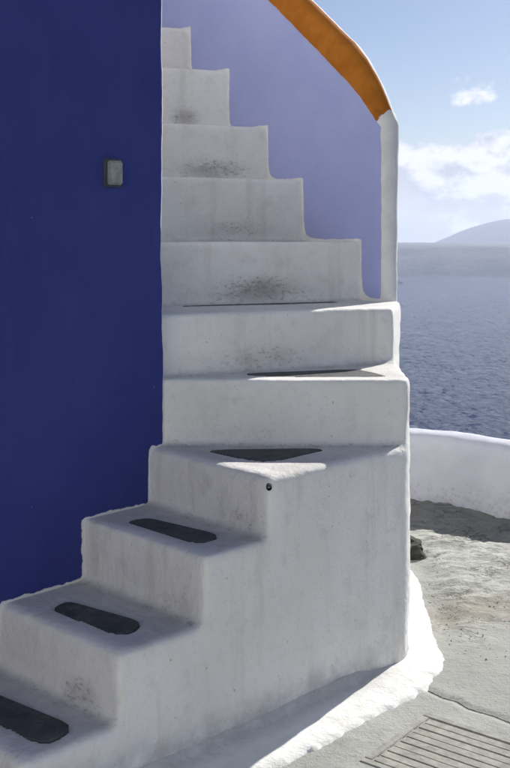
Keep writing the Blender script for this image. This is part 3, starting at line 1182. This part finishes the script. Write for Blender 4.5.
# ------------------------------------------------------------------ unseen white house added to bounce sunlight onto the risers
def added_white_house():
    h = empty('added_white_house', (-1.5, -4.6, 0))
    tag(h, 'unseen whitewashed house added behind the viewer to bounce sunlight onto the stairs', 'house')
    x0, x1, y0, y1, top = -6.5, 2.9, -8.6, -3.4, 5.4
    opens = [('window', -5.2, -4.2, 1.0, 2.3), ('door', -2.9, -1.9, 0.0, 2.15), ('window', -0.6, 0.4, 1.0, 2.3), ('window', -5.2, -4.2, 3.5, 4.7), ('window', -0.6, 0.4, 3.5, 4.7)]  # door and windows of the added house, unseen like it
    xs = sorted({x0, x1, *[o_[1] for o_ in opens], *[o_[2] for o_ in opens]})
    zs = sorted({-0.2, top, *[o_[3] for o_ in opens], *[o_[4] for o_ in opens]})
    bm = bmesh.new()

    def quad(*p_):
        bm.faces.new([bm.verts.new(v) for v in p_])
    for xa, xb in zip(xs[:-1], xs[1:]):
        for za, zb in zip(zs[:-1], zs[1:]):
            if not any(o_[1] <= xa and xb <= o_[2] and o_[3] <= za and zb <= o_[4] for o_ in opens):
                quad((xa, y1, za), (xb, y1, za), (xb, y1, zb), (xa, y1, zb))
    for _, xa, xb, za, zb in opens:
        yr = y1 - 0.2
        quad((xa, y1, za), (xa, yr, za), (xa, yr, zb), (xa, y1, zb))
        quad((xb, y1, za), (xb, yr, za), (xb, yr, zb), (xb, y1, zb))
        quad((xa, y1, zb), (xb, y1, zb), (xb, yr, zb), (xa, yr, zb))
        quad((xa, y1, za), (xb, y1, za), (xb, yr, za), (xa, yr, za))
    quad((x0, y1, -.2), (x0, y0, -.2), (x0, y0, top), (x0, y1, top))
    quad((x1, y1, -.2), (x1, y0, -.2), (x1, y0, top), (x1, y1, top))
    quad((x0, y0, -.2), (x1, y0, -.2), (x1, y0, top), (x0, y0, top))
    bmesh.ops.remove_doubles(bm, verts=bm.verts, dist=1e-4)
    bmesh.ops.recalc_face_normals(bm, faces=bm.faces)
    me = bpy.data.meshes.new('wall')
    bm.to_mesh(me)
    bm.free()
    local(link('wall', me, M_WH), h)

    def slab_(name, xa, xb, ya, yb, za, zb, mat, parent=None):
        bm = bmesh.new()
        prism(bm, [(xa, ya), (xb, ya), (xb, yb), (xa, yb)], za, zb)
        bmesh.ops.recalc_face_normals(bm, faces=bm.faces)
        bmesh.ops.bevel(bm, geom=bm.edges[:], offset=0.008, segments=1, affect='EDGES')
        me = bpy.data.meshes.new(name)
        bm.to_mesh(me)
        bm.free()
        o = link(name, me, mat)
        if parent:
            o.parent = parent
        else:
            local(o, h)
        return o
    slab_('roof', x0 - .05, x1 + .05, y0 - .05, y1 + .05, top + .002, top + .3, M_WH)
    for nm, xa, xb, za, zb in opens:
        p_ = slab_(nm, xa + .002, xb - .002, y1 - .198, y1 - .15, za + .002, zb - .002, M_BL)
        if nm == 'window':
            for k in (0, 1):
                w_ = (xb - xa - .22) / 2
                xx = xa + .08 + k * (w_ + .06)
                slab_('pane', xx, xx + w_, y1 - .149, y1 - .143, za + .08, zb - .08, M_DGREY, p_)


added_white_house()

# ------------------------------------------------------------------ the low sea wall
def low_wall():
    path = catmull(WALL_PATH, 26)
    hh, th = 0.390, 0.24
    prof = [(0.02, -0.2), (0.0, 0.0), (0.004, 0.15), (0.006, 0.27), (0.012, hh - 0.05), (0.03, hh - 0.015), (0.06, hh), (0.12, hh + 0.006), (th - 0.06, hh), (th - 0.02, hh - 0.03), (th, hh - 0.10), (th, 0.0), (th, -0.5)]
    # denser around the visible stretch
    seg = np.linalg.norm(np.diff(path, axis=0), axis=1)
    cum = np.concatenate([[0], np.cumsum(seg)])
    ss = np.arange(0, cum[-1], 0.025)
    pt = np.stack([np.interp(ss, cum, path[:, k]) for k in (0, 1)], -1)
    v, f = [], []
    m0 = []
    for a, b_ in zip(prof[:-1], prof[1:]):
        n = max(1, int(math.hypot(b_[0] - a[0], b_[1] - a[1]) / 0.03))
        m0 += [(a[0] + (b_[0] - a[0]) * k / n, a[1] + (b_[1] - a[1]) * k / n) for k in range(n)]
    m0.append(prof[-1])
    for i, p_ in enumerate(pt):
        a, b_ = pt[max(0, i - 1)], pt[min(len(pt) - 1, i + 1)]
        t = (b_ - a) / np.linalg.norm(b_ - a)
        n = np.array([-t[1], t[0]])
        for d, z in m0:
            q_ = Vector((p_[0] + n[0] * d, p_[1] + n[1] * d, z))
            l = lump(q_, 9.0)
            v.append((q_.x - n[0] * l * 0.022, q_.y - n[1] * l * 0.022, z + (l * 0.020 if z > 0.3 else 0)))
    m = len(m0)
    for i in range(len(pt) - 1):
        for k in range(m - 1):
            f.append((i * m + k, (i + 1) * m + k, (i + 1) * m + k + 1, i * m + k + 1))
    f.append(tuple(range(m)))
    f.append(tuple(range((len(pt) - 1) * m, len(pt) * m))[::-1])
    me = bpy.data.meshes.new('low_wall')
    me.from_pydata(v, [], f)
    me.update()
    bm = bmesh.new()
    bm.from_mesh(me)
    bmesh.ops.recalc_face_normals(bm, faces=bm.faces)
    bm.to_mesh(me)
    bm.free()
    me.polygons.foreach_set('use_smooth', [True] * (len(f)))
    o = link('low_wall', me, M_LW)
    tag(o, 'low curved whitewashed wall edging the terrace above the sea', 'wall')


low_wall()

# ------------------------------------------------------------------ small things on the ground
def drain_cover():
    o = empty('drain_cover', (G0.x, G0.y, 0))
    o.rotation_euler = (0, 0, math.atan2(GXU.y, GXU.x))
    tag(o, 'slotted concrete drain cover set in the ground by the white skirt', 'drain cover')
    # in this frame x runs along the slots, y away from the cover's far edge towards the viewer
    sgn = 1 if Vector((-GXU.y, GXU.x)).dot(GDU) > 0 else -1

    def box(name, x0, x1, y0, y1, z0, z1, bev=0.003):
        bm = bmesh.new()
        if sgn < 0:
            y0, y1 = -y1, -y0
        prism(bm, [(x0, y0), (x1, y0), (x1, y1), (x0, y1)], z0, z1)
        bmesh.ops.bevel(bm, geom=[e for e in bm.edges if min(v.co.z for v in e.verts) > z1 - 1e-4], offset=bev, segments=1, affect='EDGES')
        bmesh.ops.recalc_face_normals(bm, faces=bm.faces)
        me = bpy.data.meshes.new(name)
        bm.to_mesh(me)
        bm.free()
        return link(name, me, M_GRATE, o)
    fw = 0.032
    z1 = 0.0035
    box('frame_side', -fw, G_W + fw, -fw, -0.004, -0.05, z1)
    box('frame_side', -fw, G_W + fw, G_L + 0.004, G_L + fw, -0.05, z1)
    box('frame_side', -fw, -0.004, -0.0035, G_L + 0.0035, -0.05, z1)
    box('frame_side', G_W + 0.004, G_W + fw, -0.0035, G_L + 0.0035, -0.05, z1)
    nb = 9
    pitch = G_L / nb
    for k in range(nb):
        box('bar', 0.0, G_W, k * pitch + 0.0020, (k + 1) * pitch - 0.0020, -0.055, z1 - 0.002 + 0.0008 * math.sin(k * 2.3), 0.0015)
    for x in (0.085, 0.18, 0.275, 0.37):
        box('cross_rib', x - 0.011, x + 0.011, 0.0035, G_L - 0.0035, -0.054, z1 - 0.0042, 0.001)


drain_cover()


def stone(name, c, size, seed, mat, sub=3, rough=0.35):
    bm = bmesh.new()
    bmesh.ops.create_icosphere(bm, subdivisions=sub, radius=1.0)
    for v in bm.verts:
        q_ = v.co.copy()
        n = noise.noise(q_ * 1.3 + Vector((seed, 0, 0))) * rough + noise.noise(q_ * 3.5 + Vector((0, seed, 0))) * rough * 0.35
        k = 1 + n
        # squarish block
        mx = max(abs(q_.x), abs(q_.y), abs(q_.z))
        k *= 0.55 + 0.45 / mx * 0.8
        v.co = Vector((q_.x * size[0] * k, q_.y * size[1] * k, q_.z * size[2] * k))
    me = bpy.data.meshes.new(name)
    bm.to_mesh(me)
    bm.free()
    o = link(name, me, mat)
    o.location = c
    return o


st = stone('boulder', (0.745, 5.38, 0.025), (0.135, 0.09, 0.075), 3.1, M_STONE, 4)
tag(st, 'dark squat stone lying behind the corner of the white stair wall', 'stone')


def gravel():
    rg = random.Random(11)
    v, f = [], []
    base = [(0, 0, 1), (1, 0, 0), (0, 1, 0), (-1, 0, 0), (0, -1, 0), (0, 0, -1)]
    tri = [(0, 1, 2), (0, 2, 3), (0, 3, 4), (0, 4, 1), (5, 2, 1), (5, 3, 2), (5, 4, 3), (5, 1, 4)]
    n = 0
    while n < 600:
        x = rg.uniform(0.72, 1.9)
        y = rg.gauss(4.75, 0.45) if rg.random() < .75 else rg.uniform(4.1, 6.0)
        if not (4.05 < y < 6.1) or x < 0.77 + 0.02 * (y - 4):
            continue
        if rg.random() > 0.35 + 0.65 * math.exp(-((x - 1.1) / .35) ** 2 - ((y - 4.6) / .25) ** 2):
            continue
        s = rg.choice((0.0025, 0.003, 0.003, 0.004, 0.0055))
        a = rg.uniform(0, 6.28)
        b0 = len(v)
        sx, sy, sz = s * rg.uniform(.7, 1.5), s * rg.uniform(.7, 1.3), s * rg.uniform(.5, .9)
        r_ = sstep(np.array(y + 0.25 * math.sin(x * 3.1) + 0.12 * math.sin(x * 9 + 1)), 4.15, 4.75)
        z = 0.012 * float(r_) + 0.004
        for bx, by, bz in base:
            bx, by = bx * sx * rg.uniform(.7, 1.1), by * sy * rg.uniform(.7, 1.1)
            v.append((x + bx * math.cos(a) - by * math.sin(a), y + bx * math.sin(a) + by * math.cos(a), z + bz * sz))
        f += [tuple(b0 + t for t in q_) for q_ in tri]
        n += 1
    me = bpy.data.meshes.new('gravel')
    me.from_pydata(v, [], f)
    me.update()
    o = link('gravel', me, M_PEB)
    tag(o, 'loose grit and small pebbles scattered over the rough ground', 'gravel', kind='stuff')


gravel()


def islet():
    bm = bmesh.new()
    bmesh.ops.create_icosphere(bm, subdivisions=3, radius=1.0)
    for v in bm.verts:
        k = 1 + 0.45 * noise.noise(v.co * 1.8)
        v.co = Vector((v.co.x * 12 * k, v.co.y * 9 * k, max(v.co.z * 7.0 * k, -2)))
    me = bpy.data.meshes.new('islet')
    bm.to_mesh(me)
    bm.free()
    o = link('islet', me, M_CLIFF)
    o.location = P(400, 283.5, SEA_Z)
    tag(o, 'tiny dark rock in the sea just right of the parapet end', 'islet')


islet()

# ------------------------------------------------------------------ the air over the sea
def haze():
    bm = bmesh.new()
    prism(bm, [(-12500, -4800), (12500, -4800), (12500, 12500), (-12500, 12500)], SEA_Z - 30, 260)
    bmesh.ops.recalc_face_normals(bm, faces=bm.faces)
    me = bpy.data.meshes.new('haze')
    bm.to_mesh(me)
    bm.free()
    m = bpy.data.materials.new('sea_haze')
    m.use_nodes = True
    t = m.node_tree
    t.nodes.clear()
    q = NT(t)
    v = q.n('ShaderNodeVolumePrincipled')
    v.inputs['Color'].default_value = (0.68, 0.78, 1.0, 1)
    v.inputs['Density'].default_value = 0.000110
    v.inputs['Anisotropy'].default_value = 0.3
    q.n('ShaderNodeOutputMaterial', ins={1: v.outputs[0]})
    m.cycles.homogeneous_volume = True
    o = link('haze', me, m)
    tag(o, 'pale blue sea haze', 'haze', kind='stuff')


haze()
